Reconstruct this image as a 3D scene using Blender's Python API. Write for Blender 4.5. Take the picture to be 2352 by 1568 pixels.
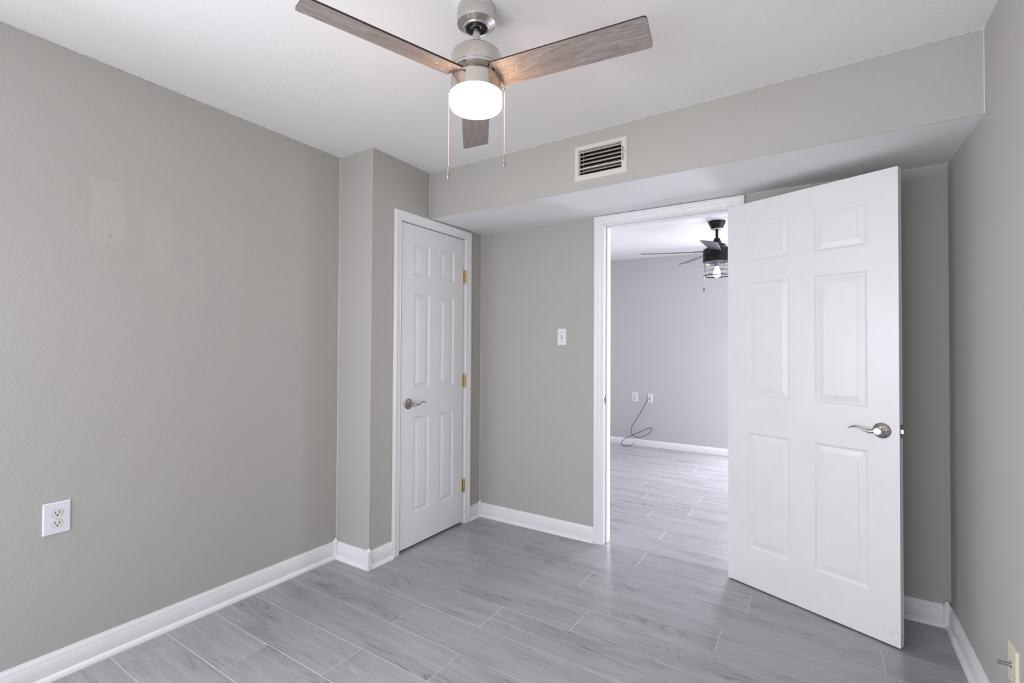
import bpy, bmesh, math, random
from mathutils import Vector, Matrix, noise
random.seed(7)
C = bpy.context.scene.collection
for o in list(bpy.data.objects): bpy.data.objects.remove(o)
PI = math.pi

# ---------------------------------------------------------------- camera
F = 1129.1164
YAW, PITCH, ROLL = 0.5854, 0.0153, 0.0059
CAM = Vector((2.1523, -3.0252, 1.2648))
fw = Vector((-math.sin(YAW)*math.cos(PITCH), math.cos(YAW)*math.cos(PITCH), math.sin(PITCH)))
rt = Vector((math.cos(YAW), math.sin(YAW), 0)); up = rt.cross(fw)
r2 = rt*math.cos(ROLL)+up*math.sin(ROLL); u2 = up*math.cos(ROLL)-rt*math.sin(ROLL)
cd = bpy.data.cameras.new('camera'); cam = bpy.data.objects.new('camera', cd); C.objects.link(cam)
M = Matrix((r2, u2, -fw)).transposed().to_4x4(); M.translation = CAM; cam.matrix_world = M
cd.sensor_width = 36; cd.sensor_fit = 'HORIZONTAL'; cd.lens = F/2352*36
cd.shift_x = 35.055/2352; cd.shift_y = -5.379/2352; cd.clip_start = .02
bpy.context.scene.camera = cam
# ---------------------------------------------------------------- light and exposure
sc = bpy.context.scene
sc.view_settings.view_transform = 'Standard'; sc.view_settings.look = 'None'
sc.view_settings.gamma = 1; sc.view_settings.use_curve_mapping = False
sc.view_settings.exposure = 0.0
w = bpy.data.worlds.new('world'); sc.world = w; w.use_nodes = True
w.node_tree.nodes['Background'].inputs[0].default_value = (.80, .87, 1, 1)
w.node_tree.nodes['Background'].inputs[1].default_value = 1.0
def area(name, loc, direction, sx, sy, power, col, spread=PI):
    l = bpy.data.lights.new(name, 'AREA'); l.shape = 'RECTANGLE'; l.size = sx; l.size_y = sy
    l.energy = power; l.color = col; l.spread = spread
    o = bpy.data.objects.new(name, l); C.objects.link(o); o.location = loc
    o.rotation_euler = Vector(direction).to_track_quat('-Z', 'Y').to_euler()
    return o
area('daylight_rear_window', (1.25, -4.21, 1.21), (.12, 1, -.25), 1.8, 1.8, 31, (.82, .86, 1))
area('ceiling_fill_rear', (1.25, -4.29, .95), (0, 1, .70), 1.8, 1.4, 18, (1, .95, .87))  # added upward fill that brightens the ceiling, no visible source
area('added_left_window_fill', (-.40, -3.46, 1.18), (1, .2, -.50), 1.0, 1.3, 72, (.83, .865, 1))  # added lamp to brighten the right wall, through an invented left window
area('ceiling_fill_left', (-.48, -3.42, 1.05), (1, .35, .50), 1.0, 1.2, 18, (1, .95, .87))  # second added fill, tilted up from the invented left window
area('daylight_side_glass_door', (4.42, 1.62, 1.04), (-1, 0, -.1), 2.5, 2.0, 100, (.88, .895, 1))
area('ceiling_fill_side', (4.50, 1.62, .80), (-1, 0, .75), 2.5, 1.6, 3, (.92, .92, 1))  # added upward fill for the ceiling of the next room
area('daylight_far_window_right', (1.93, 3.44, 1.20), (0, -1, -.45), .78, 1.5, 125, (.86, .89, 1))
area('daylight_far_window_left', (-1.15, 3.44, 1.20), (.1, -1, -.45), .6, 1.5, 42, (.86, .89, 1))

# ---------------------------------------------------------------- constants of the room
L, R, YC = -.282, 2.636, -1.081
REAR, FAR, WT = -4.10, 3.30, .12
FL, FR = -2.2, 4.30
def ceil_z(x, y):
    bow = math.sin(PI*min(1, max(0, (x-L)/(R-L))))*min(1, max(0, (-y-.60)/1.05))
    return 2.405+.003*x+.006*(-y-1.08)+.021*bow
def far_z(x, y): return 2.424-.017*x

# ---------------------------------------------------------------- helpers
def setp(o, label=None, cat=None, group=None, kind=None):
    if label: o['label'] = label
    if cat: o['category'] = cat
    if group: o['group'] = group
    if kind: o['kind'] = kind
    return o
def wloc(p):
    v = Vector((0, 0, 0))
    while p: v += p.location; p = p.parent
    return v
def obj(name, bm, mat, parent=None, ang=35, label=None):
    bmesh.ops.remove_doubles(bm, verts=bm.verts, dist=1e-6)
    bmesh.ops.recalc_face_normals(bm, faces=bm.faces) if not bm.faces.layers.int.get('keep') else None
    for f in bm.faces: f.smooth = True
    for e in bm.edges:
        if len(e.link_faces) != 2 or e.calc_face_angle(0) > math.radians(ang): e.smooth = False
    me = bpy.data.meshes.new(name)
    if parent:
        bmesh.ops.translate(bm, vec=-wloc(parent), verts=bm.verts)
    bm.to_mesh(me); bm.free()
    for m in (mat if isinstance(mat, (list, tuple)) else [mat]): me.materials.append(m)
    o = bpy.data.objects.new(name, me); C.objects.link(o)
    if parent: o.parent = parent
    if label: o['label'] = label
    return o
def empty(name, loc, label, cat, group=None, kind=None):
    o = bpy.data.objects.new(name, None); C.objects.link(o); o.location = loc; o.empty_display_size = .05
    return setp(o, label, cat, group, kind)
def box(bm, a, b, bev=0, seg=1, mi=0):
    vs = [bm.verts.new((x, y, z)) for x in (a[0], b[0]) for y in (a[1], b[1]) for z in (a[2], b[2])]
    fs = [bm.faces.new([vs[i] for i in q]) for q in ((0,1,3,2),(4,6,7,5),(0,4,5,1),(2,3,7,6),(0,2,6,4),(1,5,7,3))]
    for f in fs: f.material_index = mi
    if bev:
        es = list({e for f in fs for e in f.edges})
        bmesh.ops.bevel(bm, geom=es, offset=bev, segments=seg, profile=.5, affect='EDGES')
    return bm
def lathe(bm, prof, c, axis=(0,0,1), n=64):
    """prof: list of (r, h) along axis from c"""
    ax = Vector(axis).normalized(); q = ax.to_track_quat('Z', 'Y')
    rings = []
    for r, h in prof:
        if r < 1e-6: rings.append([bm.verts.new(Vector(c)+ax*h)])
        else: rings.append([bm.verts.new(Vector(c)+ax*h+q @ Vector((r*math.cos(2*PI*i/n), r*math.sin(2*PI*i/n), 0))) for i in range(n)])
    for A, B in zip(rings, rings[1:]):
        for i in range(n):
            j = (i+1) % n
            if len(A) == 1 and len(B) == 1: continue
            if len(A) == 1: bm.faces.new((A[0], B[i], B[j]))
            elif len(B) == 1: bm.faces.new((A[i], A[j], B[0]))
            else: bm.faces.new((A[i], A[j], B[j], B[i]))
    return bm
def tube(bm, pts, rad, n=10, ry=None, side=None, cap=True):
    """round or elliptic tube; rad may be a list; ry second radius list along 'side' vector"""
    pts = [Vector(p) for p in pts]; m = len(pts)
    rs = rad if isinstance(rad, (list, tuple)) else [rad]*m
    rings = []; prev = None
    for k, p in enumerate(pts):
        t = (pts[min(k+1, m-1)]-pts[max(k-1, 0)]).normalized()
        if side is not None: s = Vector(side)
        elif prev is None: s = t.orthogonal()
        else: s = prev
        s = (s-t*s.dot(t)).normalized(); prev = s; v = t.cross(s)
        b = (ry[k] if ry else rs[k])
        rings.append([bm.verts.new(p+v*rs[k]*math.cos(2*PI*i/n)+s*b*math.sin(2*PI*i/n)) for i in range(n)])
    for A, B in zip(rings, rings[1:]):
        for i in range(n): bm.faces.new((A[i], A[(i+1) % n], B[(i+1) % n], B[i]))
    if cap: bm.faces.new(rings[0][::-1]); bm.faces.new(rings[-1])
    return bm
def spline(pts, k=8):
    out = []; P = [Vector(p) for p in pts]
    for i in range(len(P)-1):
        p0, p1, p2, p3 = P[max(i-1, 0)], P[i], P[i+1], P[min(i+2, len(P)-1)]
        for j in range(k):
            t = j/k
            out.append(.5*((2*p1)+(p2-p0)*t+(2*p0-5*p1+4*p2-p3)*t*t+(3*p1-p0-3*p2+p3)*t**3))
    out.append(P[-1]); return out
def slab(bm, A, Z, holes, fm, d0, d1, mi=0, mi_side=None):
    """wall in (a,z) with rectangular holes; fm(a,z,d)->point; d0 front, d1 back"""
    As = sorted(set(A+[h[0] for h in holes]+[h[1] for h in holes])); Zs = sorted(set(Z+[h[2] for h in holes]+[h[3] for h in holes]))
    solid = {}
    for i in range(len(As)-1):
        for j in range(len(Zs)-1):
            ca, cz = (As[i]+As[i+1])/2, (Zs[j]+Zs[j+1])/2
            solid[i, j] = not any(h[0] < ca < h[1] and h[2] < cz < h[3] for h in holes)
    cache = {}
    def V(i, j, k):
        if (i, j, k) not in cache: cache[i, j, k] = bm.verts.new(fm(As[i], Zs[j], (d0, d1)[k]))
        return cache[i, j, k]
    for (i, j), s in solid.items():
        if not s: continue
        for k in (0, 1):
            f = bm.faces.new([V(i, j, k), V(i+1, j, k), V(i+1, j+1, k), V(i, j+1, k)]); f.material_index = mi
        for di, dj, a, b in ((-1,0,(i,j),(i,j+1)),(1,0,(i+1,j),(i+1,j+1)),(0,-1,(i,j),(i+1,j)),(0,1,(i,j+1),(i+1,j+1))):
            if not solid.get((i+di, j+dj), False):
                f = bm.faces.new([V(*a, 0), V(*b, 0), V(*b, 1), V(*a, 1)]); f.material_index = mi if mi_side is None else mi_side
    return bm
def sweep(bm, prof, stations):
    """prof list of (w,d); stations: list of functions (w,d)->point; closed profile"""
    rings = [[bm.verts.new(s(*p)) for p in prof] for s in stations]
    n = len(prof)
    for A, B in zip(rings, rings[1:]):
        for i in range(n): bm.faces.new((A[i], A[(i+1) % n], B[(i+1) % n], B[i]))
    bm.faces.new(rings[0][::-1]); bm.faces.new(rings[-1])
    return bm

# ---------------------------------------------------------------- materials
class NT:
    def __init__(s, name):
        s.m = bpy.data.materials.new(name); s.m.use_nodes = True; s.t = s.m.node_tree
        s.b = s.t.nodes['Principled BSDF']
    def n(s, typ, **kw):
        nd = s.t.nodes.new(typ)
        for k, v in kw.items():
            if k[0] == 'i' and k[1:].isdigit(): nd.inputs[int(k[1:])].default_value = v
            else: setattr(nd, k, v)
        return nd
    def l(s, a, b): s.t.links.new(a, b)
    def math(s, op, a, b=None, c=None):
        nd = s.n('ShaderNodeMath', operation=op)
        for i, v in enumerate((a, b, c)):
            if v is None: continue
            if isinstance(v, (int, float)): nd.inputs[i].default_value = v
            else: s.l(v, nd.inputs[i])
        return nd.outputs[0]
    def mix(s, fac, a, b, bt='MIX'):
        nd = s.n('ShaderNodeMix', data_type='RGBA', blend_type=bt)
        for i, v in ((0, fac), (6, a), (7, b)):
            if isinstance(v, (int, float)): nd.inputs[i].default_value = v
            elif isinstance(v, tuple): nd.inputs[i].default_value = (*v, 1) if len(v) == 3 else v
            else: s.l(v, nd.inputs[i])
        return nd.outputs[2]
    def noise(s, vec, scale, detail=3, rough=.5, dist=0):
        nd = s.n('ShaderNodeTexNoise'); nd.inputs['Scale'].default_value = scale; nd.inputs['Detail'].default_value = detail
        nd.inputs['Roughness'].default_value = rough; nd.inputs['Distortion'].default_value = dist
        if vec is not None: s.l(vec, nd.inputs['Vector'])
        return nd.outputs[0]
    def ramp(s, fac, stops):
        nd = s.n('ShaderNodeValToRGB'); cr = nd.color_ramp
        while len(cr.elements) < len(stops): cr.elements.new(.5)
        for e, (p, c) in zip(cr.elements, stops): e.position = p; e.color = (*c, 1)
        s.l(fac, nd.inputs[0]); return nd.outputs[0]
    def bump(s, h, strength, dist):
        nd = s.n('ShaderNodeBump'); nd.inputs['Strength'].default_value = strength; nd.inputs['Distance'].default_value = dist
        s.l(h, nd.inputs['Height']); s.l(nd.outputs[0], s.b.inputs['Normal'])
def srgb(r, g, b):
    f = lambda c: (c/255/12.92) if c <= 10 else ((c/255+.055)/1.055)**2.4
    return (f(r), f(g), f(b))
def simple(name, col, rough=.5, metal=0, spec=.5, bumpscale=0, bumpd=.0003):
    N = NT(name); N.b.inputs['Roughness'].default_value = rough; N.b.inputs['Metallic'].default_value = metal
    N.b.inputs['Specular IOR Level'].default_value = spec
    tc = N.n('ShaderNodeTexCoord').outputs['Object']
    nz = N.noise(tc, 9, 3)
    c = N.mix(nz, tuple(x*.96 for x in col), tuple(min(1, x*1.04) for x in col)); N.l(c, N.b.inputs['Base Color'])
    if bumpscale: N.bump(N.noise(tc, bumpscale, 2), .5, bumpd)
    return N.m
WALL = (.455, .444, .416)
def wall_mat(name, col, patches=()):
    N = NT(name); tc = N.n('ShaderNodeTexCoord').outputs['Object']
    big = N.noise(tc, 1.1, 2)
    c = N.mix(big, tuple(x*.975 for x in col), tuple(x*1.025 for x in col))
    sep = N.n('ShaderNodeSeparateXYZ'); N.l(tc, sep.inputs[0])
    wob = N.math('MULTIPLY', N.math('SUBTRACT', N.noise(tc, 9, 2), .5), .05)
    for (ya, yb, za, zb, f, tint) in patches:
        dy = N.math('SUBTRACT', N.math('ABSOLUTE', N.math('SUBTRACT', sep.outputs[1], (ya+yb)/2)), (yb-ya)/2)
        dz = N.math('SUBTRACT', N.math('ABSOLUTE', N.math('SUBTRACT', sep.outputs[2], (za+zb)/2)), (zb-za)/2)
        d = N.math('ADD', N.math('SMOOTH_MAX', dy, dz, .05), wob)
        mr = N.n('ShaderNodeMapRange'); mr.inputs[1].default_value = .004; mr.inputs[2].default_value = -.006
        mr.inputs[3].default_value = 0; mr.inputs[4].default_value = f; N.l(d, mr.inputs[0])
        c = N.mix(mr.outputs[0], c, tint)
    N.l(c, N.b.inputs['Base Color'])
    N.b.inputs['Roughness'].default_value = .55; N.b.inputs['Specular IOR Level'].default_value = .3
    h = N.math('ADD', N.noise(tc, 210, 2), N.math('MULTIPLY', N.noise(tc, 75, 2), .8))
    N.bump(h, .5, .0018)
    return N.m
warmp = (.495, .470, .43); coolp = (.425, .44, .42)
m_wall = wall_mat('wall_paint', WALL)
m_wall_left = wall_mat('wall_paint_left', WALL, [(-2.29, -2.175, 1.68, 1.94, .75, warmp), (-2.11, -2.0, 1.58, 1.87, .6, warmp),
    (-1.99, -1.90, 1.62, 1.70, .6, coolp), (-1.93, -1.84, 1.46, 1.74, .22, warmp), (-1.87, -1.72, 1.33, 1.60, .25, coolp), (-1.83, -1.66, 1.60, 1.90, .15, warmp)])
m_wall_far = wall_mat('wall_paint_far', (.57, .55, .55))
def ceil_mat():
    N = NT('ceiling_texture'); tc = N.n('ShaderNodeTexCoord').outputs['Object']
    c = N.mix(N.noise(tc, 2, 2), (.83, .825, .82), (.86, .855, .85)); N.l(c, N.b.inputs['Base Color'])
    N.b.inputs['Roughness'].default_value = .85; N.b.inputs['Specular IOR Level'].default_value = .2
    h = N.math('ADD', N.noise(tc, 130, 3), N.math('MULTIPLY', N.noise(tc, 45, 2), .7))
    N.bump(h, .4, .002); return N.m
m_ceil = ceil_mat()
m_trim = simple('trim_white_paint', (.83, .83, .84), .32, 0, .5, 60, .0003)
m_door = simple('door_white_paint', (.775, .775, .78), .34, 0, .5, 90, .0003)
m_caulk = simple('paint_caulk', (.60, .58, .55), .5)
m_nickel = simple('brushed_nickel', (.62, .60, .57), .24, 1)
m_satin = simple('satin_nickel', (.43, .405, .385), .24, 1)
m_brass = simple('polished_brass', (.58, .43, .16), .3, 1)
m_blackm = simple('black_metal', (.018, .018, .019), .38, .4)
m_dark = simple('dark_cavity', (.012, .011, .010), .9)
def dust_mat():
    N = NT('dusty_metal'); tc = N.n('ShaderNodeTexCoord').outputs['Object']
    N.l(N.ramp(N.noise(tc, 420, 3, .6), [(.35, (.05, .042, .025)), (.55, (.22, .19, .13)), (.75, (.42, .39, .32))]), N.b.inputs['Base Color'])
    N.b.inputs['Roughness'].default_value = .95; return N.m
m_dust = dust_mat()
m_plate = simple('white_plastic', (.76, .77, .82), .28)
m_recept = simple('almond_plastic', (.70, .68, .62), .3)
m_ivory = simple('ivory_plastic', (.70, .66, .50), .35)
m_vent = simple('vent_enamel', (.66, .64, .59), .4)
m_gap = simple('shadow_gap_grey', (.16, .15, .16), .7)
m_slot = simple('slot_black', (.01, .01, .01), .8)
m_cable = simple('black_cable', (.012, .012, .013), .4)
m_pine = simple('raw_board_edge', (.30, .20, .13), .7)
def glow(name, col, s):
    N = NT(name); N.b.inputs['Base Color'].default_value = (.8, .8, .8, 1)
    N.b.inputs['Emission Color'].default_value = (*col, 1); N.b.inputs['Emission Strength'].default_value = s; return N.m
m_globe = glow('lit_opal_glass', (1, .60, .32), 21.0)
m_bulb = glow('lit_bulb', (.86, .88, 1), 12.0)
def brushed():
    N = NT('brushed_nickel_drum'); N.b.inputs['Metallic'].default_value = 1; N.b.inputs['Roughness'].default_value = .2
    tc = N.n('ShaderNodeTexCoord').outputs['Object']; mp = N.n('ShaderNodeMapping'); mp.inputs['Scale'].default_value = (4, 4, 900)
    N.l(tc, mp.inputs[0]); nz = N.noise(mp.outputs[0], 2, 2)
    N.l(N.mix(nz, (.52, .49, .45), (.66, .63, .58)), N.b.inputs['Base Color']); N.bump(nz, .05, .0002); return N.m
m_drum = brushed()
def wood_blade():
    N = NT('weathered_oak_blade'); uv = N.n('ShaderNodeUVMap').outputs[0]
    mp = N.n('ShaderNodeMapping'); mp.inputs['Scale'].default_value = (1.6, 17, 1); N.l(uv, mp.inputs[0])
    base = N.noise(mp.outputs[0], 1.0, 1.5, .45, .5)
    ring = N.math('ABSOLUTE', N.math('SUBTRACT', N.math('FRACT', N.math('MULTIPLY', base, 13)), .5))
    mp2 = N.n('ShaderNodeMapping'); mp2.inputs['Scale'].default_value = (26, 420, 1); N.l(uv, mp2.inputs[0])
    fine = N.noise(mp2.outputs[0], 1, 3, .6)
    v = N.math('ADD', N.math('MULTIPLY', ring, .34), N.math('MULTIPLY', fine, .85))
    N.l(N.ramp(v, [(.22, (.14, .112, .100)), (.5, (.275, .235, .215)), (.78, (.42, .375, .35))]), N.b.inputs['Base Color'])
    N.b.inputs['Roughness'].default_value = .5; N.bump(fine, .2, .0004); return N.m
m_blade = wood_blade()
m_bladeedge = simple('dark_blade_edge', (.035, .022, .018), .5)
def glass_mat():
    N = NT('clear_glass'); t = N.t
    tr = t.nodes.new('ShaderNodeBsdfTransparent'); gl = t.nodes.new('ShaderNodeBsdfGlossy'); gl.inputs['Roughness'].default_value = .03
    fr = t.nodes.new('ShaderNodeFresnel'); fr.inputs[0].default_value = 1.45; mx = t.nodes.new('ShaderNodeMixShader')
    mu = t.nodes.new('ShaderNodeMath'); mu.operation = 'MULTIPLY'; mu.inputs[1].default_value = .4; t.links.new(fr.outputs[0], mu.inputs[0]); t.links.new(mu.outputs[0], mx.inputs[0]); t.links.new(tr.outputs[0], mx.inputs[1]); t.links.new(gl.outputs[0], mx.inputs[2])
    t.links.new(mx.outputs[0], t.nodes['Material Output'].inputs[0]); return N.m
m_glass = glass_mat()
def floor_mat():
    N = NT('grey_wood_look_tile'); uv = N.n('ShaderNodeUVMap'); uv.uv_map = 'UVMap'; U = uv.outputs[0]
    at = N.n('ShaderNodeAttribute'); at.attribute_name = 'rnd'; rnd = at.outputs['Fac']
    mp = N.n('ShaderNodeMapping'); mp.inputs['Scale'].default_value = (.95, 8.5, 1); N.l(U, mp.inputs[0])
    base = N.noise(mp.outputs[0], 1.0, 1.8, .45, .22)
    ring = N.math('MULTIPLY', N.math('ABSOLUTE', N.math('SUBTRACT', N.math('FRACT', N.math('MULTIPLY', base, 22)), .5)), 2)
    mp2 = N.n('ShaderNodeMapping'); mp2.inputs['Scale'].default_value = (11, 230, 1); N.l(U, mp2.inputs[0])
    fine = N.noise(mp2.outputs[0], 1, 4, .65)
    mp4 = N.n('ShaderNodeMapping'); mp4.inputs['Scale'].default_value = (2.2, 34, 1); N.l(U, mp4.inputs[0])
    streak = N.noise(mp4.outputs[0], 1, 3, .55)
    mp3 = N.n('ShaderNodeMapping'); mp3.inputs['Scale'].default_value = (1.3, 6, 1); N.l(U, mp3.inputs[0])
    mask = N.n('ShaderNodeMapRange'); mask.inputs[1].default_value = .50; mask.inputs[2].default_value = .66
    N.l(N.noise(mp3.outputs[0], 1.3, 2), mask.inputs[0])
    ringm = N.math('MULTIPLY', N.math('POWER', N.math('SUBTRACT', 1, ring), 3.2), N.math('ADD', N.math('MULTIPLY', mask.outputs[0], .85), .12))
    dark = N.math('MULTIPLY', mask.outputs[0], N.math('SUBTRACT', streak, .35))
    v = N.math('ADD', N.math('MULTIPLY', fine, .52), N.math('ADD', N.math('MULTIPLY', streak, .42), .04))
    v = N.math('SUBTRACT', N.math('SUBTRACT', v, N.math('MULTIPLY', ringm, .25)), N.math('MULTIPLY', dark, .48))
    v = N.math('ADD', v, N.math('MULTIPLY', N.math('SUBTRACT', rnd, .5), .07))
    col = N.ramp(v, [(.10, (.17, .162, .17)), (.32, (.275, .266, .276)), (.50, (.358, .349, .360)), (.74, (.45, .442, .456))])
    N.l(col, N.b.inputs['Base Color'])
    N.b.inputs['Roughness'].default_value = .24; N.b.inputs['Specular IOR Level'].default_value = .5
    N.bump(fine, .10, .0005); return N.m
m_floor = floor_mat()
m_grout = simple('pale_grout', (.78, .78, .80), .7)

# ---------------------------------------------------------------- floor
def build_floor():
    ys = [-.184-.2028*k for k in range(20, -1, -1)]+[.040, .259, .462, .664, .865, 1.070, 1.270, 1.475, 1.678, 1.880, 2.082, 2.266, 2.465, 2.667, 2.870, 3.073, 3.276, 3.48]
    # joint position of each row, keyed by the row's upper edge index
    js = {17: .56, 16: 1.067, 15: .484, 14: 1.206, 13: .853, 12: .506, 11: .901, 10: .542, 9: .191, 8: -.17, 7: .35, 6: .9, 5: .3, 4: 1.1, 3: .6, 2: .2, 1: .8,
          18: 1.245, 19: .62, 20: 1.25, 21: .40, 22: 1.052, 23: 1.299, 24: .889, 25: 1.296, 26: .771, 27: .15, 28: .55, 29: 1.197, 30: 1.05, 31: .30, 32: .75, 33: .2, 34: .9, 35: .4}
    bm = bmesh.new(); uvl = bm.loops.layers.uv.new('UVMap'); rl = bm.faces.layers.float.new('rnd'); g = .0016
    for i in range(1, len(ys)):
        y0, y1 = ys[i-1]+g, ys[i]-g; x = js.get(i-3, (.4, 1.0, .1, .7)[i % 4])-1.286*4
        while x < 4.5:
            x0, x1 = max(x+g, -2.4), min(x+1.286-g, 4.5)
            if x1 > x0:
                r = random.random(); ou = random.random()*40; ov = random.random()*40; zt = random.uniform(-.00015, .00015)
                top = [bm.verts.new(p) for p in ((x0, y0, zt), (x1, y0, zt), (x1, y1, zt), (x0, y1, zt))]
                bot = [bm.verts.new((v.co.x, v.co.y, -.004)) for v in top]
                fs = [bm.faces.new(top)]+[bm.faces.new((top[k], bot[k], bot[(k+1) % 4], top[(k+1) % 4])) for k in range(4)]
                for f in fs:
                    f[rl] = r
                    for lp in f.loops: lp[uvl].uv = (lp.vert.co.x+ou, lp.vert.co.y+ov)
            x += 1.286
    for q in (((-2.4, ys[0]), (4.5, ys[-1])),):
        (a, b), (c, d) = q
        f = bm.faces.new([bm.verts.new(p) for p in ((a, b, -.0012), (c, b, -.0012), (c, d, -.0012), (a, d, -.0012))]); f.material_index = 1
    bm.faces.layers.int.new('keep')
    o = obj('floor', bm, [m_floor, m_grout]); setp(o, 'grey wood-look plank tile floor running through the doorway', 'floor', kind='structure')
build_floor()

# ---------------------------------------------------------------- walls
def SOF(a, z, d): return Vector((a, -.588-.0129*a-d, z))           # soffit front
def BACK(a, z, d): return Vector((a, -d, z))                        # doorway wall
def CLO(a, z, d): return Vector((d, a, z))                          # closet wall (faces +x)
def LEFT(a, z, d): return Vector((L+d, a, z))
def RIGHT(a, z, d): return Vector((R-d, a, z))
def FARW(a, z, d): return Vector((a, FAR-d, z))
def wall(name, A, holes, fm, mat, label, thick=WT, Z=(0, 2.5)):
    bm = slab(bmesh.new(), list(A), list(Z), holes, fm, 0, -thick)
    return setp(obj(name, bm, mat), label, 'wall', kind='structure')
OX0, OX1, OZ = .975, 1.735, 2.053                                   # doorway clear opening
wall('wall_back', (-.0, 2.76), [(OX0-.015, OX1+.015, 0, OZ+.015)], BACK, m_wall, 'greige wall with the open doorway and light switch')
CY0, CY1, CZ = -.842, -.207, 2.036
wall('wall_closet', (YC, .0), [(CY0-.015, CY1+.015, 0, CZ+.015)], CLO, m_wall, 'greige wall around the narrow closet door')
bm = box(bmesh.new(), (L-.12, YC, 0), (-.12, YC+.12, 2.5)); wall_c = setp(obj('wall_column', bm, m_wall), 'narrow greige wall return left of the closet door', 'wall', kind='structure')
wall_l = wall('wall_left', (REAR, YC), [(-3.92, -2.92, .55, 2.05)], LEFT, m_wall_left, 'long greige left wall with paint touch-up patches')
wall('wall_right', (REAR, 0), [], RIGHT, m_wall, 'greige right wall at the edge of the view')
def REARW(a, z, d): return Vector((a, REAR+d, z))
wall('wall_rear', (L-.12, R+.12), [(.35, 2.15, .30, 2.12)], REARW, m_wall, 'wall behind the viewpoint with the window')
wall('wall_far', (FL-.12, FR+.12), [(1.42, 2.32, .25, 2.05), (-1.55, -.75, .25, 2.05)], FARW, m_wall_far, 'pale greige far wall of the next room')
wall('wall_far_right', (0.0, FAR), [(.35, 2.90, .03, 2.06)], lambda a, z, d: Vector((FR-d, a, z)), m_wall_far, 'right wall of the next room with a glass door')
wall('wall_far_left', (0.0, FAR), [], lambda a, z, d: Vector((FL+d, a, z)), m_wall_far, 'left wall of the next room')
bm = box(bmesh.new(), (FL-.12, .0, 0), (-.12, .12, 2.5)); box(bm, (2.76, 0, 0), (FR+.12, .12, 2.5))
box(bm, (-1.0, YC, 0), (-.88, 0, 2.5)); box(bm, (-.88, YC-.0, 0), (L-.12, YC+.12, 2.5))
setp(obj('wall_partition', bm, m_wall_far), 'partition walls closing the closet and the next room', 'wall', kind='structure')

# soffit: front face painted like the walls, underside like the ceiling
def build_soffit():
    bm = bmesh.new(); h = (1.072, 1.301, 2.183, 2.310)
    slab(bm, [0, R], [2.1, 2.5], [h], lambda a, z, d: SOF(a, z+(.0015*a if z < 2.11 else 0), d), 0, -.02)
    v = [bm.verts.new(p) for p in (SOF(0, 2.0992, 0), SOF(R, 2.1032, 0), (R, 0, 2.122), (0, 0, 2.113))]
    f = bm.faces.new(v); f.material_index = 1
    setp(obj('wall_soffit', bm, [m_wall, m_ceil]), 'greige boxed soffit with a white underside above the doorway', 'soffit', kind='structure')
build_soffit()

# ceilings
def build_ceiling():
    bm = bmesh.new()
    def q(x0, x1, y0, y1, fz):
        a = [bm.verts.new((x, y, fz(x, y))) for x, y in ((x0, y0), (x1, y0), (x1, y1), (x0, y1))]
        b = [bm.verts.new((v.co.x, v.co.y, v.co.z+.05)) for v in a]
        bm.faces.new(a[::-1]); bm.faces.new(b)
        for k in range(4): bm.faces.new((a[k], a[(k+1) % 4], b[(k+1) % 4], b[k]))
    nx, ny = 24, 24; gx = [-.95+(R+.11+.95)*i/nx for i in range(nx+1)]; gy = [REAR-.11+(.06-REAR+.11)*j/ny for j in range(ny+1)]
    V = [[bm.verts.new((x, y, ceil_z(x, y))) for y in gy] for x in gx]
    for i in range(nx):
        for j in range(ny): bm.faces.new((V[i][j], V[i][j+1], V[i+1][j+1], V[i+1][j]))
    T = [bm.verts.new((x, y, 2.50)) for x, y in ((gx[0], gy[0]), (gx[-1], gy[0]), (gx[-1], gy[-1]), (gx[0], gy[-1]))]; bm.faces.new(T)
    q(FL-.1, FR+.1, .06, FAR+.1, far_z)
    return setp(obj('ceiling', bm, m_ceil), 'white textured ceiling over both rooms', 'ceiling', kind='structure')
ceiling = build_ceiling()

m_lap = simple('lapped_ceiling_paint', (.66, .655, .645), .8)
def ragged(p0, p1, down, nrm, seed, wmin=.0, wvar=.0032, seg=260, mat='edge', parent=None, name='ceiling_paint_edge'):
    """thin line of ceiling paint lapping onto the wall, with an uneven lower edge"""
    p0, p1, down, nrm = Vector(p0), Vector(p1), Vector(down), Vector(nrm); bm = bmesh.new(); prev = None
    for i in range(seg+1):
        t = i/seg; p = p0.lerp(p1, t); s = (p1-p0).length*t
        if parent is ceiling: p.z = ceil_z(p.x, p.y)
        ww = wmin+wvar*max(0, .5+.9*noise.noise(Vector((s*40, seed, 0)))+.6*noise.noise(Vector((s*140, seed, 3))))
        cur = [bm.verts.new(p+nrm*.0002-down*.002), bm.verts.new(p+nrm*.0003), bm.verts.new(p+down*ww+nrm*.0002)]
        if prev:
            for k in (0, 1): bm.faces.new((prev[k], cur[k], cur[k+1], prev[k+1]))
        prev = cur
    return obj(name, bm, m_lap, parent)
D = (0, 0, -1)
ragged((L, -3.4, ceil_z(L, -3.4)), (L, YC, ceil_z(L, YC)), D, (1, 0, 0), 1, parent=ceiling, seg=700)
ragged((L, YC, ceil_z(L, YC)), (0, YC, ceil_z(0, YC)), D, (0, -1, 0), 2, parent=ceiling, seg=90)
ragged((0, YC, ceil_z(0, YC)), (0, -.588, ceil_z(0, -.588)), D, (1, 0, 0), 3, parent=ceiling, seg=160)
a0, a1 = SOF(0, 0, 0), SOF(R, 0, 0)
ragged((0, a0.y, ceil_z(0, a0.y)), (R, a1.y, ceil_z(R, a1.y)), D, (0, -1, 0), 4, parent=ceiling, seg=900)
ragged((R, -2.5, ceil_z(R, -2.5)), (R, a1.y, ceil_z(R, a1.y)), D, (-1, 0, 0), 5, parent=ceiling, seg=500)
sf = bpy.data.objects['wall_soffit']
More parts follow.
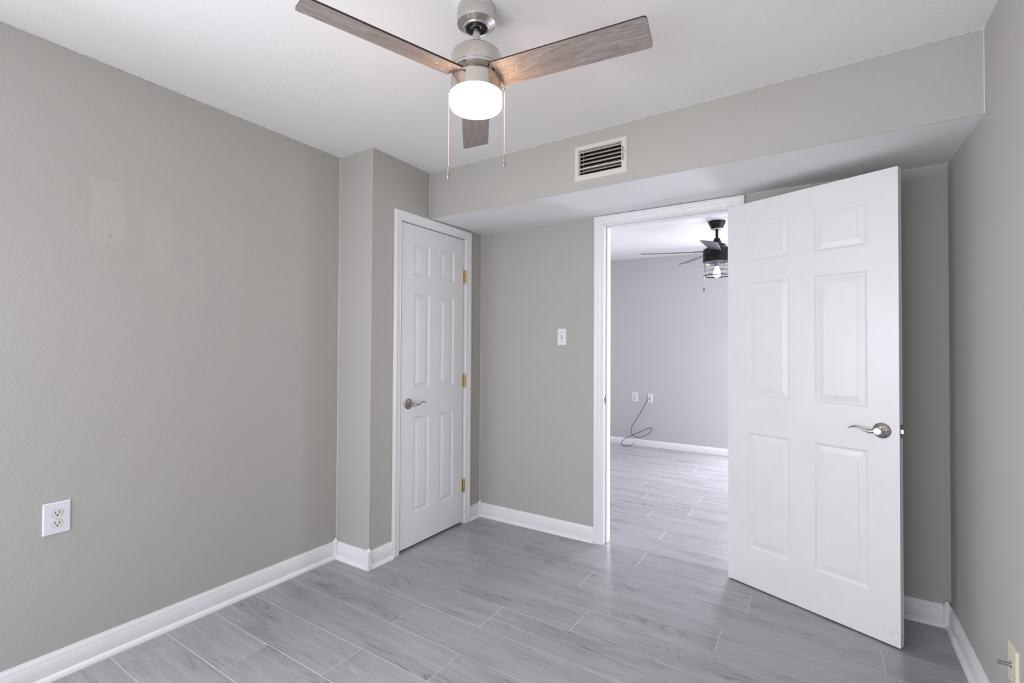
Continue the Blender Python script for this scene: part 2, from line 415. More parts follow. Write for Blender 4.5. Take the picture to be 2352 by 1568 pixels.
ragged((0, 0, 2.113), (R, 0, 2.122), D, (0, -1, 0), 6, parent=sf, seg=900)
ragged((R, a1.y, 2.104), (R, 0, 2.122), D, (-1, 0, 0), 7, parent=sf, seg=240)
ragged((0, -.06, 2.111), (0, 0, 2.113), D, (1, 0, 0), 8, parent=sf, seg=30)
def bead(x, y, z0, z1, r, parent, mat=m_caulk):
    obj('corner_caulk_bead', tube(bmesh.new(), [(x, y, z0), (x, y, z1)], r, 8), mat, parent)
bead(L, YC, .12, 2.40, .0028, wall_c); bead(0, YC, .14, 2.40, .0014, wall_c)
bead(0, -.588, 2.10, 2.405, .0026, sf); bead(0, 0, .12, 2.112, .0024, bpy.data.objects['wall_back'])
bead(R, a1.y, 2.105, 2.41, .0026, sf)

# ---------------------------------------------------------------- windows
def window(n, fm, a0, a1, z0, z1, mull, label):
    r = empty('window_%d' % n, fm((a0+a1)/2, z0, 0), label, 'window', kind='structure')
    bm = bmesh.new()
    def b(x0, x1, y0, y1, d0=-.075, d1=-.035):
        p, q = fm(x0, y0, d0), fm(x1, y1, d1)
        box(bm, [min(p[i], q[i]) for i in range(3)], [max(p[i], q[i]) for i in range(3)])
    b(a0+.002, a1-.002, z0+.001, z0+.04, -.073, -.037); b(a0+.002, a1-.002, z1-.04, z1-.001, -.073, -.037); b(a0+.001, a0+.04, z0+.002, z1-.002); b(a1-.04, a1-.001, z0+.002, z1-.002)
    for m in mull:
        if m[0] == 'v': b(m[1]-.02, m[1]+.02, z0+.003, z1-.003, -.071, -.039)
        else: b(a0+.003, a1-.003, m[1]-.02, m[1]+.02, -.071, -.039)
    obj('window_frame', bm, m_trim, r)
    bm = bmesh.new(); p, q = fm(a0+.02, z0+.02, -.058), fm(a1-.02, z1-.02, -.054)
    box(bm, [min(p[i], q[i]) for i in range(3)], [max(p[i], q[i]) for i in range(3)]); obj('glass_pane', bm, m_glass, r)
window(1, REARW, .35, 2.15, .30, 2.12, [('v', 1.25)], 'white framed window in the wall behind the viewpoint')
window(2, lambda a, z, d: Vector((FR-d, a, z)), .35, 2.90, .03, 2.06, [('v', 1.62)], 'sliding glass door in the next room')

window(5, LEFT, -3.92, -2.92, .55, 2.05, [('h', 1.30)], 'unseen window added in the left wall beside the viewpoint to light the right wall')  # unseen opening, put in so that light reaches the right wall
window(3, FARW, 1.42, 2.32, .25, 2.05, [('h', 1.15)], 'tall window in the far wall hidden behind the open door')
window(4, FARW, -1.55, -.75, .25, 2.05, [('h', 1.15)], 'tall window in the far wall left of the doorway view')

# ---------------------------------------------------------------- baseboards
BB = [(0, 0), (.0255, 0), (.0250, .008), (.0225, .014), (.0165, .0195), (.0130, .0205), (.0118, .0215), (.0125, .0235), (.0125, .0760), (.0118, .0775), (.0092, .0785), (.0092, .0800), (.0110, .0812), (.0105, .0850), (.0075, .0920), (.0070, .0935), (.0050, .0940), (.0045, .0990), (0, .100)]
def board(name, fm, a0, a1, e0, e1, label, shoe=True, parent=None):
    """e0/e1: end trims per unit depth (mitre: +1 shortens with depth)"""
    P = BB
    bm = sweep(bmesh.new(), P, [lambda d, z: fm(a0+e0*d, z, d), lambda d, z: fm(a1-e1*d, z, d)])
    return setp(obj(name, bm, m_trim), label, 'baseboard', kind='structure')
def block(parent, x, y, s=.0125, h=.118):
    bm = bmesh.new(); box(bm, (x-s, y-s, 0), (x+s, y+s, h-.022), .0008)
    box(bm, (x-s*1.12, y-s*1.12, h-.022), (x+s*1.12, y+s*1.12, h-.014), .002)
    lathe(bm, [(0, 0), (s*1.05, 0), (s*.9, .006), (s*.55, .010), (s*.6, .013), (s*.35, .018), (0, .0195)], (x, y, h-.0145), n=16)
    return obj('corner_block', bm, m_trim, parent)
b = board('baseboard_left', LEFT, REAR, YC, 0, 0, 'long white baseboard along the left wall')
block(b, L+.013, YC-.013)
b = board('baseboard_column', lambda a, z, d: Vector((a, YC-d, z)), L, 0, 0, -0, 'short white baseboard on the wall return left of the closet')
block(b, .010, YC-.010)
board('baseboard_closet_left', CLO, YC+.006, CY0-.009-.056, 0, 0, 'short white baseboard between wall corner and closet door casing')
board('baseboard_closet_right', CLO, CY1+.014+.056, 0, 0, 0, 'very short white baseboard right of the closet door')
b = board('baseboard_back', BACK, 0, OX0-.0615, 0, 0, 'white baseboard between the closet corner and the doorway')
block(b, .013, -.013)
b = board('baseboard_back_right', BACK, OX1+.062, R, 0, 0, 'white baseboard in the corner behind the open door')
block(b, R-.016, -.016)
board('baseboard_right', RIGHT, REAR, 0, 0, 0, 'white baseboard along the right wall')
BB_FAR = [(0, 0), (.0130, 0), (.0130, .062), (.0122, .064), (.0100, .066), (.0095, .070), (.0060, .078), (.0050, .080), (0, .081)]
setp(obj('baseboard_far', sweep(bmesh.new(), BB_FAR, [lambda d, z: FARW(FL, z, d), lambda d, z: FARW(FR, z, d)]), m_trim), 'low white baseboard of the far room', 'baseboard', kind='structure')

# ---------------------------------------------------------------- casings and jambs
CAS = [(0, 0), (0, .0075), (.0015, .0095), (.004, .0105), (.0065, .0100), (.0078, .0082), (.0092, .0080), (.0098, .0092), (.013, .0100), (.020, .0118), (.027, .0128), (.0285, .0120), (.0300, .0132), (.036, .0158), (.042, .0170), (.052, .0172), (.0548, .0165), (.056, .0150), (.056, 0)]
def casing(bm, fm, a0, a1, zt):
    sweep(bm, CAS, [lambda w_, d: fm(a0-w_, 0, d), lambda w_, d: fm(a0-w_, zt+w_, d), lambda w_, d: fm(a1+w_, zt+w_, d), lambda w_, d: fm(a1+w_, 0, d)])
def bxf(bm, fm, a0, a1, z0, z1, d0, d1, bev=0):
    p, q = fm(a0, z0, d0), fm(a1, z1, d1)
    box(bm, [min(p[i], q[i]) for i in range(3)], [max(p[i], q[i]) for i in range(3)], bev)
# doorway
t1 = empty('trim_1', (1.355, 0, 0), 'white moulded casing and jamb around the open doorway', 'door frame', kind='structure')
bm = bmesh.new(); casing(bm, BACK, OX0-.006, OX1+.004, OZ+.004); obj('casing', bm, m_trim, t1, 25)
bm = bmesh.new(); casing(bm, lambda a, z, d: Vector((a, WT+d, z)), OX0-.006, OX1+.004, OZ+.004); obj('casing', bm, m_trim, t1, 25)
bm = bmesh.new()
bxf(bm, BACK, OX0-.015, OX0, 0, OZ+.015, -WT, 0, .001); bxf(bm, BACK, OX1, OX1+.015, 0, OZ+.015, -WT, 0, .001); bxf(bm, BACK, OX0, OX1, OZ, OZ+.015, -WT, 0, .001)
obj('jamb', bm, m_trim, t1)
bm = bmesh.new()
bxf(bm, BACK, OX0, OX0+.011, 0, OZ, -.075, -.039, .002); bxf(bm, BACK, OX1-.011, OX1, 0, OZ, -.075, -.039, .002); bxf(bm, BACK, OX0+.011, OX1-.011, OZ-.011, OZ, -.075, -.039, .002)
obj('door_stop', bm, m_trim, t1)
bm = bmesh.new(); slab(bm, [-.031, .0], [.898, .956], [(-.019, -.008, .914, .940)], lambda a, z, d: Vector((OX0+d, -a, z)), .0015, 0)
sp = obj('strike_plate', bm, m_satin, t1, label='nickel strike plate on the left jamb')
bm = box(bmesh.new(), (OX0-.001, .008, .914), (OX0+.0006, .019, .940)); obj('latch_hole', bm, m_slot, sp)
# closet
t2 = empty('trim_2', (0, -.525, 0), 'white moulded casing around the closed closet door', 'door frame', kind='structure')
bm = bmesh.new(); casing(bm, CLO, CY0-.007, CY1+.014, CZ+.002); obj('casing', bm, m_trim, t2, 25)
bm = bmesh.new()
bxf(bm, CLO, CY0-.015, CY0, 0, CZ+.015, -WT, 0, .001); bxf(bm, CLO, CY1, CY1+.015, 0, CZ+.015, -WT, 0, .001); bxf(bm, CLO, CY0, CY1, CZ, CZ+.015, -WT, 0, .001)
obj('jamb', bm, m_trim, t2)
bm = bmesh.new(); bxf(bm, CLO, CY0, CY0+.011, 0, CZ, -.075, -.042); bxf(bm, CLO, CY1-.011, CY1, 0, CZ, -.075, -.042); bxf(bm, CLO, CY0, CY1, CZ-.011, CZ, -.075, -.042)
obj('door_stop', bm, m_trim, t2)

# ---------------------------------------------------------------- doors
def leaf(bm, fm, W, z0, z1, cols, rows, T, loops, back_loops):
    As = [0]+[c for p in cols for c in p]+[W]; Zs = [z0]+[r for p in rows for r in p]+[z1]
    for side, lp, d0, sg in ((0, loops, 0, 1), (1, back_loops, -T, -1)):
        for i in range(len(As)-1):
            for j in range(len(Zs)-1):
                if i % 2 == 1 and j % 2 == 1:
                    prev = None
                    for ins, dep in lp:
                        x0, x1, y0, y1 = As[i]+ins, As[i+1]-ins, Zs[j]+ins, Zs[j+1]-ins
                        cur = [bm.verts.new(fm(a, z, d0+sg*dep)) for a, z in ((x0, y0), (x1, y0), (x1, y1), (x0, y1))]
                        if prev:
                            for k in range(4): bm.faces.new((prev[k], prev[(k+1) % 4], cur[(k+1) % 4], cur[k]))
                        prev = cur
                    bm.faces.new(prev)
                else:
                    bm.faces.new([bm.verts.new(fm(a, z, d0)) for a, z in ((As[i], Zs[j]), (As[i+1], Zs[j]), (As[i+1], Zs[j+1]), (As[i], Zs[j+1]))])
    for k in range(len(Zs)-1):
        for a in (0, W): bm.faces.new([bm.verts.new(fm(a, z, d)) for z, d in ((Zs[k], 0), (Zs[k+1], 0), (Zs[k+1], -T), (Zs[k], -T))])
    for k in range(len(As)-1):
        for z in (z0, z1): bm.faces.new([bm.verts.new(fm(a, z, d)) for a, d in ((As[k], 0), (As[k+1], 0), (As[k+1], -T), (As[k], -T))])
    bmesh.ops.remove_doubles(bm, verts=bm.verts, dist=1e-5)
    return bm
LP = [(0, 0), (.0015, -.0012), (.004, -.0018), (.0055, -.0034), (.008, -.0046), (.011, -.0066), (.014, -.0070), (.036, -.0030), (.0385, -.0026), (.0395, -.0012), (.041, -.0008)]
LPC = [(0, 0), (.0035, -.0028), (.008, -.0085), (.012, -.0100), (.0145, -.0100), (.0355, -.0030), (.0375, -.0010), (.039, -.0008)]
def lever(parent, P, N, A, flip=1, hub=.050):
    """P rosette centre on the door face, N out of the face, A direction the lever points to"""
    P, N, A = Vector(P), Vector(N), Vector(A); Zv = Vector((0, 0, 1))
    bm = lathe(bmesh.new(), [(0, 0), (.0330, 0), (.0335, .003), (.0315, .0055), (.0300, .0062), (.0290, .0058), (.0180, .0120), (.0165, .0125), (.0160, .0140), (0, .014)], P, N, 72)
    lathe(bm, [(.0125, .010), (.0125, .022), (.0140, .026), (.0150, hub-.012), (.0150, hub-.001), (.0140, hub), (0, hub)], P, N, 48)
    ro = obj('door_handle', bm, m_satin, parent, label='satin nickel lever handle')
    obj('privacy_pin_hole', lathe(bmesh.new(), [(0, .0005), (.0034, .0005), (.0034, 0), (0, 0)], P-A*.0235+N*.0088, N, 20), m_slot, ro)
    bm = bmesh.new()
    pts, rz, ry = [], [], []
    for s, z, h, t in ((.000, .0, .0140, .009), (.014, -.001, .0125, .0085), (.028, -.0035, .0092, .0075), (.042, -.0045, .0068, .0065), (.056, -.001, .0055, .0058), (.070, .005, .0048, .0055), (.085, .0095, .0044, .0055), (.098, .0095, .0038, .005), (.110, .0055, .0032, .0045), (.118, .0000, .0022, .003), (.121, -.0025, .0008, .0012)):
        pts.append(P+N*(hub-.012+.004*math.sin(s*26))+A*s*.93+Zv*z); rz.append(h); ry.append(t)
    k = 6; SP = spline(pts, k)
    def li(v): return [v[i]+(v[i+1]-v[i])*j/k for i in range(len(v)-1) for j in range(k)]+[v[-1]]
    tube(bm, SP, li(rz), 16, ry=li(ry), side=N)
    obj('lever', bm, m_satin, ro)
# closet door (door_1)
d1 = empty('door_1', (0, (CY0+CY1)/2, .015), 'narrow white six-panel closet door, closed, with brass hinges', 'door', kind='structure')
W1 = .622; cy = CY0+.005
bm = leaf(bmesh.new(), lambda a, z, d: CLO(cy+a, z, d-.001), W1, .0155, 2.0300, [(.113, .262), (.366, .515)], [(.212, .816), (1.000, 1.597), (1.714, 1.917)], .035, LPC, LPC[:1])
obj('door_panel_leaf', bm, m_door, d1, 12)
lever(d1, (-.001, -.770, .905), (1, 0, 0), (0, 1, 0), hub=.056)
for zc in (1.766, 1.020, .270):
    bm = bmesh.new(); hx, hy = .0075, CY1+.001
    for k in range(5): lathe(bm, [(0, 0), (.0052, 0), (.0056, .0006), (.0056, .0172), (.0052, .0178), (0, .0178)], (hx, hy, zc-.0445+k*.0178), n=20)
    for s in (-1, 1): lathe(bm, [(0, 0), (.0046, 0), (.0046, .002), (.003, .0035), (0, .004)], (hx, hy, zc+s*.0445), (0, 0, s), 16)
    box(bm, (-.002, hy-.0135, zc-.0445), (.0012, hy+.001, zc+.0445)); box(bm, (0, hy-.003, zc-.0445), (hx, hy+.001, zc+.0445))
    obj('hinge', bm, m_brass, d1, label='polished brass hinge')
# open door (door_2)
PH = -.4069; U = Vector((math.cos(PH), math.sin(PH), 0)); NF = Vector((U.y, -U.x, 0))     # NF points out of the visible face
H0 = Vector((1.7151, -.0435, 0)); W2 = .7696
def DOOR(a, z, d): return H0+U*a+NF*d+Vector((0, 0, z))
d2 = empty('door_2', DOOR(W2/2, .007, 0), 'wide white six-panel door swung open against the back wall', 'door', kind='structure')
bm = leaf(bmesh.new(), DOOR, W2, .0071, 2.045, [(.110, .327), (.439, .657)], [(.209, .817), (1.006, 1.615), (1.727, 1.934)], .035, LP, LP)
obj('door_panel_leaf', bm, m_door, d2, 10)
lever(d2, DOOR(.708, .912, 0), NF, -U)
def obx(bm, o, X, Y, Z, a, b):
    n0 = len(bm.verts); box(bm, a, b); bm.verts.ensure_lookup_table()
    for v in bm.verts[n0:]: v.co = o+X*v.co.x+Y*v.co.y+Z*v.co.z
Zv = Vector((0, 0, 1))
bm = bmesh.new(); obx(bm, DOOR(W2, .915, -.0175), U, NF, Zv, (0, -.0125, -.0285), (.0012, .0125, .0285))
lp_ = obj('latch_plate', bm, m_satin, d2, label='nickel latch plate on the door edge')
bm = bmesh.new()
vs = [bm.verts.new(DOOR(W2+a, .915+z, -.0175+y)) for a, y, z in ((0, -.0075, -.0085), (0, .0075, -.0085), (.011, .0075, -.0085), (.002, -.0075, -.0085), (0, -.0075, .0085), (0, .0075, .0085), (.011, .0075, .0085), (.002, -.0075, .0085))]
for q in ((0,1,2,3), (4,7,6,5), (0,4,5,1), (1,5,6,2), (2,6,7,3), (3,7,4,0)): bm.faces.new([vs[i] for i in q])
obj('latch_bolt', bm, m_satin, lp_)
for s in (-1, 1):
    obj('latch_screw', lathe(bmesh.new(), [(0, .0022), (.0030, .0018), (.0036, .0010), (.0036, 0)], DOOR(W2, .915+s*.021, -.0175), U, 16), m_nickel, lp_)
# scuff marks near the bottom corner
bm = bmesh.new()
for k in range(26):
    a = random.uniform(.705, .765); z = .062+(a-.70)*-.0+random.uniform(-.010, .010); ln = random.uniform(.002, .009); hh = random.uniform(.0003, .0009)
    bm.faces.new([bm.verts.new(DOOR(a+dx, z+dz, .0004)) for dx, dz in ((0, 0), (ln, random.uniform(-.001, .001)), (ln*.9, hh), (0, hh))])
for a, z in ((.30, .108), (.34, .100), (.31, .106)):
    bm.faces.new([bm.verts.new(DOOR(a+dx, z+dz, .0004)) for dx, dz in ((0, 0), (.008, -.001), (.008, -.0003), (0, .0008))])
obj('scuff_marks', bm, simple('scuff_grey', (.16, .15, .15), .8), d2)

# ---------------------------------------------------------------- ceiling fan in this room
FC = Vector((1.159, -1.665, 0)); FT = ceil_z(FC.x, FC.y)
fan = empty('ceiling_fan', (FC.x, FC.y, FT), 'brushed nickel ceiling fan with three grey wood blades and a lit white drum light', 'ceiling fan')
def at(z): return (FC.x, FC.y, z)
z0 = FT
bm = lathe(bmesh.new(), [(.0, 2.433), (.0655, 2.433), (.0655, 2.4115), (.0662, 2.4105), (.0672, 2.4090), (.0672, 2.3790), (.0660, 2.3760), (.0455, 2.3655), (.0440, 2.3620), (.0415, 2.3605), (.0405, 2.3625), (.0365, 2.3625), (.0365, 2.367), (0, 2.367)], at(0), n=96)
cn = obj('canopy', bm, m_nickel, fan, 30)
obj('canopy_insert', lathe(bmesh.new(), [(.0215, 2.368), (.0360, 2.368), (.0360, 2.3612), (.0225, 2.3612), (.0215, 2.3625), (.0215, 2.368)], at(0), n=64), m_blackm, cn)
for k in range(3):
    a = math.radians(-36+120*k); d = Vector((math.cos(a), math.sin(a), 0))
    obj('canopy_screw', lathe(bmesh.new(), [(0, .0025), (.0025, .002), (.0034, 0), (.0034, -.002)], Vector(at(2.4185))+d*.0655, d, 16), m_nickel, cn)
obj('downrod', lathe(bmesh.new(), [(.0135, 2.37), (.0135, 2.262)], at(0), n=40), m_nickel, fan)
obj('motor_housing', lathe(bmesh.new(), [(0, 2.280), (.062, 2.280), (.076, 2.278), (.0825, 2.272), (.0855, 2.264), (.0858, 2.2205), (.0845, 2.2190), (.0845, 2.2178), (.0855, 2.2168), (.0850, 2.2100), (.0830, 2.2082), (.066, 2.199), (.058, 2.192), (.055, 2.184), (0, 2.184)], at(0), n=120), m_drum, fan, 30)
obj('light_kit_drum', lathe(bmesh.new(), [(0, 2.186), (.078, 2.186), (.0860, 2.1845), (.0875, 2.182), (.0875, 2.134), (.0865, 2.1325), (.080, 2.1325), (0, 2.1335)], at(0), n=120), m_drum, fan, 30)
gl = lathe(bmesh.new(), [(0, 2.1325), (.0890, 2.1325), (.0903, 2.1305), (.0905, 2.098), (.0895, 2.092), (.0865, 2.0865), (.0815, 2.0832), (.074, 2.0815), (.04, 2.0805), (0, 2.0803)], at(0), n=120)
obj('light_globe', gl, m_globe, fan, 50, 'glowing white drum glass')
BT, BD1, BD2, BDR, BTX, BTY, BP, BZ, BR = .1151, -.0096, .0105, .0285, -.0222, -.0325, -.2412, 2.1817, .5807
def make_blade(i):
    a = BT+i*2*PI/3+(0, BD1, BD2)[i]
    Rv = Vector((math.cos(a), math.sin(a), 0)); T = Vector((-math.sin(a), math.cos(a), 0)); slope = BDR+BTX*Rv.x+BTY*Rv.y
    Tt = T*math.cos(BP)+Zv*math.sin(BP); Nn = (Rv+Zv*slope).cross(Tt).normalized()
    if Nn.z < 0: Nn = -Nn
    def P(r, t, h=0): return Vector((FC.x, FC.y, BZ))+Rv*r+Zv*r*slope+Tt*t+Nn*h
    w0, w1, c = .0555, .0575, .010
    out = []
    for k in range(13):                                             # concave inner end
        t = -w0+.003+(2*w0-.006)*k/12; out.append((math.sqrt(.098**2-t*t), t))
    out.append((out[-1][0]+.004, w0))
    for k in range(6): b_ = PI/2*k/5; out.append((BR-c+c*math.sin(b_), w1-c+c*math.cos(b_)))
    for k in range(6): b_ = PI/2*k/5; out.append((BR-c+c*math.cos(b_), -w1+c-c*math.sin(b_)))
    out.append((out[0][0]+.004, -w0))
    bm = bmesh.new(); uvl = bm.loops.layers.uv.new('UVMap'); th = .0058
    lo = [bm.verts.new(P(r, t, 0)) for r, t in out]; hi = [bm.verts.new(P(r, t, th)) for r, t in out]
    f1 = bm.faces.new(lo[::-1]); f2 = bm.faces.new(hi); n = len(lo)
    for k in range(n):
        f = bm.faces.new((lo[k], lo[(k+1) % n], hi[(k+1) % n], hi[k])); f.material_index = 1
    for f, src in ((f1, out[::-1]), (f2, out)):
        for lp, (r, t) in zip(f.loops, src): lp[uvl].uv = (r+3.1*i, t+1.7*i)
    bmesh.ops.triangulate(bm, faces=[f1, f2])
    o = obj('blade', bm, [m_blade, m_bladeedge], fan, 25)
    for r, t in ((.120, -.024), (.154, .001), (.120, .027)):
        obj('screw', lathe(bmesh.new(), [(0, .0026), (.0022, .0024), (.0040, .0012), (.0046, 0), (.0046, -.001), (0, -.001)], P(r, t, 0), -Nn, 24), m_nickel, o)
    # blade iron on top of the blade, reaching into the housing
    bm = bmesh.new(); pr = [(.060, -.022), (.090, -.030), (.128, -.038), (.165, -.014), (.165, .016), (.128, .040), (.090, .030), (.060, .022)]
    lo = [bm.verts.new(P(r, t, th+.0003)) for r, t in pr]; hi = [bm.verts.new(P(r, t, th+.0025)) for r, t in pr]; n = 8
    bm.faces.new(lo[::-1]); bm.faces.new(hi)
    for k in range(n): bm.faces.new((lo[k], lo[(k+1) % n], hi[(k+1) % n], hi[k]))
    obj('blade_bracket', bm, m_nickel, o)
for i in range(3): make_blade(i)
rh = Vector((rt.x, rt.y, 0)).normalized()                           # where the two chains hang, left and right of the drum
RH = Vector((.8335, .5526, 0)); FH = Vector((-.5526, .8335, 0))
def chain(off, fo, ztop, zmid, zend, zbot, parent, label, mat, r=.0013, pit=.0036):
    c = FC+RH*off+FH*fo; bm = bmesh.new(); z = ztop
    while z > zend:
        bmesh.ops.create_icosphere(bm, subdivisions=1, radius=r, matrix=Matrix.Translation((c.x, c.y, z))); z -= pit
    tube(bm, [(c.x, c.y, ztop), (c.x, c.y, zend)], .0004, 5)
    ch = obj('pull_chain', bm, mat, parent, 80, label)
    cc = Vector((c.x, c.y, 0))
    obj('chain_coupling', lathe(bmesh.new(), [(0, zmid+.004), (.0016, zmid+.0035), (.002, zmid+.001), (.002, zmid-.001), (.0016, zmid-.0035), (0, zmid-.004)], cc, n=16), mat, ch)
    L_ = zend-zbot
    obj('pull_knob', lathe(bmesh.new(), [(0, zend), (.0032, zend-.001), (.0046, zend-L_*.25), (.0053, zend-L_*.5), (.0049, zend-L_*.8), (.0040, zbot+.002), (.0034, zbot), (0, zbot+.001)], cc, n=24), m_knob, ch)
    p0 = FC+(RH*off+FH*fo).normalized()*.086
    bm = tube(bmesh.new(), [(p0.x, p0.y, ztop+.006), ((p0.x+c.x)/2, (p0.y+c.y)/2, ztop+.008), (c.x, c.y, ztop+.003), (c.x, c.y, ztop-.002)], .0026, 10)
    obj('chain_nozzle', bm, mat, ch)
m_chain = simple('pale_nickel_chain', (.80, .70, .58), .25, 1); m_knob = simple('pull_knob_nickel', (.50, .44, .38), .22, 1)
chain(-.0945, .004, 2.143, 2.055, 1.885, 1.843, fan, None, m_chain)
chain(.0985, .000, 2.150, 2.075, 1.925, 1.884, fan, None, m_chain)

# ---------------------------------------------------------------- black fan in the next room
G = Vector((1.3646, 1.7319, 0)); GZ = far_z(G.x, G.y)
fan2 = empty('ceiling_fan', (G.x, G.y, GZ), 'black ceiling fan with a caged lantern light seen through the doorway', 'ceiling fan')
m_fb = simple('fan_matte_black', (.010, .0095, .011), .38, .0, .25)
m_fblade = simple('fan_dark_blade', (.085, .082, .085), .33, 0, .6)
def g(z=0): return (G.x, G.y, z)
obj('canopy', lathe(bmesh.new(), [(0, GZ), (.070, GZ), (.072, GZ-.004), (.072, GZ-.012), (.066, GZ-.026), (.048, GZ-.066), (.036, GZ-.072), (0, GZ-.072)], g(), n=64), m_fb, fan2)
obj('canopy_ring', lathe(bmesh.new(), [(.044, GZ-.068), (.044, GZ-.073), (.034, GZ-.076), (0, GZ-.076)], g(), n=48), m_nickel, fan2)
obj('downrod', lathe(bmesh.new(), [(.0125, GZ-.07), (.0125, 2.235)], g(), n=32), m_fb, fan2)
obj('yoke_cover', lathe(bmesh.new(), [(.014, 2.252), (.022, 2.250), (.040, 2.205), (.042, 2.196), (0, 2.196)], g(), n=48), m_fb, fan2)
obj('motor_housing', lathe(bmesh.new(), [(0, 2.200), (.055, 2.199), (.072, 2.190), (.078, 2.172), (.100, 2.160), (.113, 2.150), (.117, 2.138), (.117, 2.088), (.114, 2.085), (.117, 2.082), (.118, 2.056), (.120, 2.050), (.120, 2.040), (.112, 2.034), (0, 2.036)], g(), n=80), m_fb, fan2, 30)
lk = obj('light_cage', bmesh.new() if False else tube(bmesh.new(), [(G.x+.113*math.cos(a), G.y+.113*math.sin(a), 1.912) for a in [2*PI*k/64 for k in range(65)]], .0045, 8), m_fb, fan2)
bm = bmesh.new()
for zz, rr in ((1.990, .0022), (1.950, .0016) ): tube(bm, [(G.x+.113*math.cos(a), G.y+.113*math.sin(a), zz) for a in [2*PI*k/64 for k in range(65)]], rr, 6)
obj('cage_ring', bm, m_fb, lk)
for k in range(3):
    a = math.radians(221+120*k); p = (G.x+.1135*math.cos(a), G.y+.1135*math.sin(a))
    obj('cage_bar', tube(bmesh.new(), [(p[0], p[1], 1.910), (p[0], p[1], 2.045)], .003, 8), m_fb, lk)
obj('glass_shade', lathe(bmesh.new(), [(.100, 2.036), (.102, 2.03), (.102, 1.925), (.100, 1.918)], g(), n=64), m_glass, fan2)
obj('bulb_socket', lathe(bmesh.new(), [(0, 2.036), (.019, 2.036), (.019, 1.998), (.015, 1.996), (0, 1.996)], g(), n=32), simple('socket_grey', (.25, .25, .30), .4), fan2)
obj('light_bulb', lathe(bmesh.new(), [(0, 1.998), (.013, 1.998), (.015, 1.985), (.024, 1.962), (.031, 1.940), (.032, 1.925), (.027, 1.908), (.015, 1.898), (0, 1.896)], g(), n=40), m_bulb, fan2, 60, 'glowing white bulb')
def far_blade(i):
    a = math.radians(-160+72*i+(2 if i == 1 else 0)); Rv = Vector((math.cos(a), math.sin(a), 0)); T = Vector((-Rv.y, Rv.x, 0)); p_ = math.radians(-12)
    Tt = T*math.cos(p_)+Zv*math.sin(p_); Nn = Rv.cross(Tt)
    sl_ = -.05 if i == 1 else 0
    def P(r, t, h=0): return Vector(g(2.128))+Rv*r+Zv*r*sl_+Tt*t+Nn*h
    out = [(.115, -.045), (.62, -.066), (.645, -.060), (.655, -.045), (.655, .045), (.645, .060), (.62, .066), (.115, .045)]
    bm = bmesh.new(); lo = [bm.verts.new(P(r, t, 0)) for r, t in out]; hi = [bm.verts.new(P(r, t, .006)) for r, t in out]; n = len(out)
    bm.faces.new(lo[::-1]); bm.faces.new(hi)
    for k in range(n): bm.faces.new((lo[k], lo[(k+1) % n], hi[(k+1) % n], hi[k]))
    b_ = obj('blade', bm, m_fblade, fan2)
    bm = bmesh.new(); obx(bm, P(0, 0, 0), Rv, Tt, Nn, (.09, -.02, .006), (.20, .02, .009)); obj('blade_bracket', bm, m_fb, b_)
for i in range(5): far_blade(i)
c = G-RH*.116
bm = tube(bmesh.new(), [(c.x, c.y, 2.04), (c.x, c.y, 1.80)], .0014, 6); pc = obj('pull_chain', bm, m_nickel, fan2)
obj('pull_knob', lathe(bmesh.new(), [(0, 1.803), (.004, 1.802), (.0042, 1.775), (.003, 1.772), (0, 1.772)], c, n=16), m_fb, pc)

# ---------------------------------------------------------------- air vent on the soffit
vent = empty('air_vent', SOF(1.1865, 2.152, 0), 'white metal air register with open louvres on the soffit', 'air vent')
VX0, VX1, VZ0, VZ1 = 1.043, 1.332, 2.152, 2.338; IX0, IX1, IZ0, IZ1 = 1.067, 1.306, 2.178, 2.3145
bm = bmesh.new()
def vring(x0, x1, z0, z1, d): return [bm.verts.new(SOF(a, z, d)) for a, z in ((x0, z0), (x1, z0), (x1, z1), (x0, z1))]
rings = [vring(VX0, VX1, VZ0, VZ1, 0), vring(VX0, VX1, VZ0, VZ1, .002), vring(VX0+.006, VX1-.006, VZ0+.006, VZ1-.006, .0055), vring(IX0, IX1, IZ0, IZ1, .0055), vring(IX0, IX1, IZ0, IZ1, -.012)]
for A, B in zip(rings, rings[1:]):
    for k in range(4): bm.faces.new((A[k], A[(k+1) % 4], B[(k+1) % 4], B[k]))
vf = obj('vent_frame', bm, m_vent, vent, 20)
bm = bmesh.new()
r0 = vring(IX0, IX1, IZ0, IZ1, -.012); r1 = vring(IX0, IX1, IZ0, IZ1, -.11)
for k in range(4): bm.faces.new((r0[k], r0[(k+1) % 4], r1[(k+1) % 4], r1[k]))
bm.faces.new(r1); obj('duct_box', bm, m_dark, vent)
n_s = 6; st = (IZ1-IZ0-.010)/n_s
for k in range(n_s):
    zc = IZ1-.010-st*k-(.004 if k == 4 else 0); th_ = (.0035, .0022, .0022, .0032, .0055, .0018)[k]; sl_ = (.10, .16, .16, .12, .05, .16)[k]
    P4 = [(0, 0), (.016, 0), (.016, .0014), (0, th_)]
    def lv(a, s, t): return SOF(a, zc-.004+s*sl_+t, .001-s)
    bm = bmesh.new(); sweep(bm, P4, [lambda s, t: lv(IX0+.001, s, t), lambda s, t: lv(IX1-.001, s, t)])
    sl = obj('louvre', bm, m_vent, vent)
    if k:
        bm = bmesh.new(); z_ = zc+.0085+(.003 if k == 4 else 0)
        sweep(bm, [(0, 0), (.0015, 0), (.0065, .0105), (.005, .0105)], [lambda s, t: SOF(IX0+.006, z_+t, -.030-s), lambda s, t: SOF(IX1-.001, z_+t, -.030-s)])
        obj('damper_blade', bm, m_dust, vent)
bm = bmesh.new()
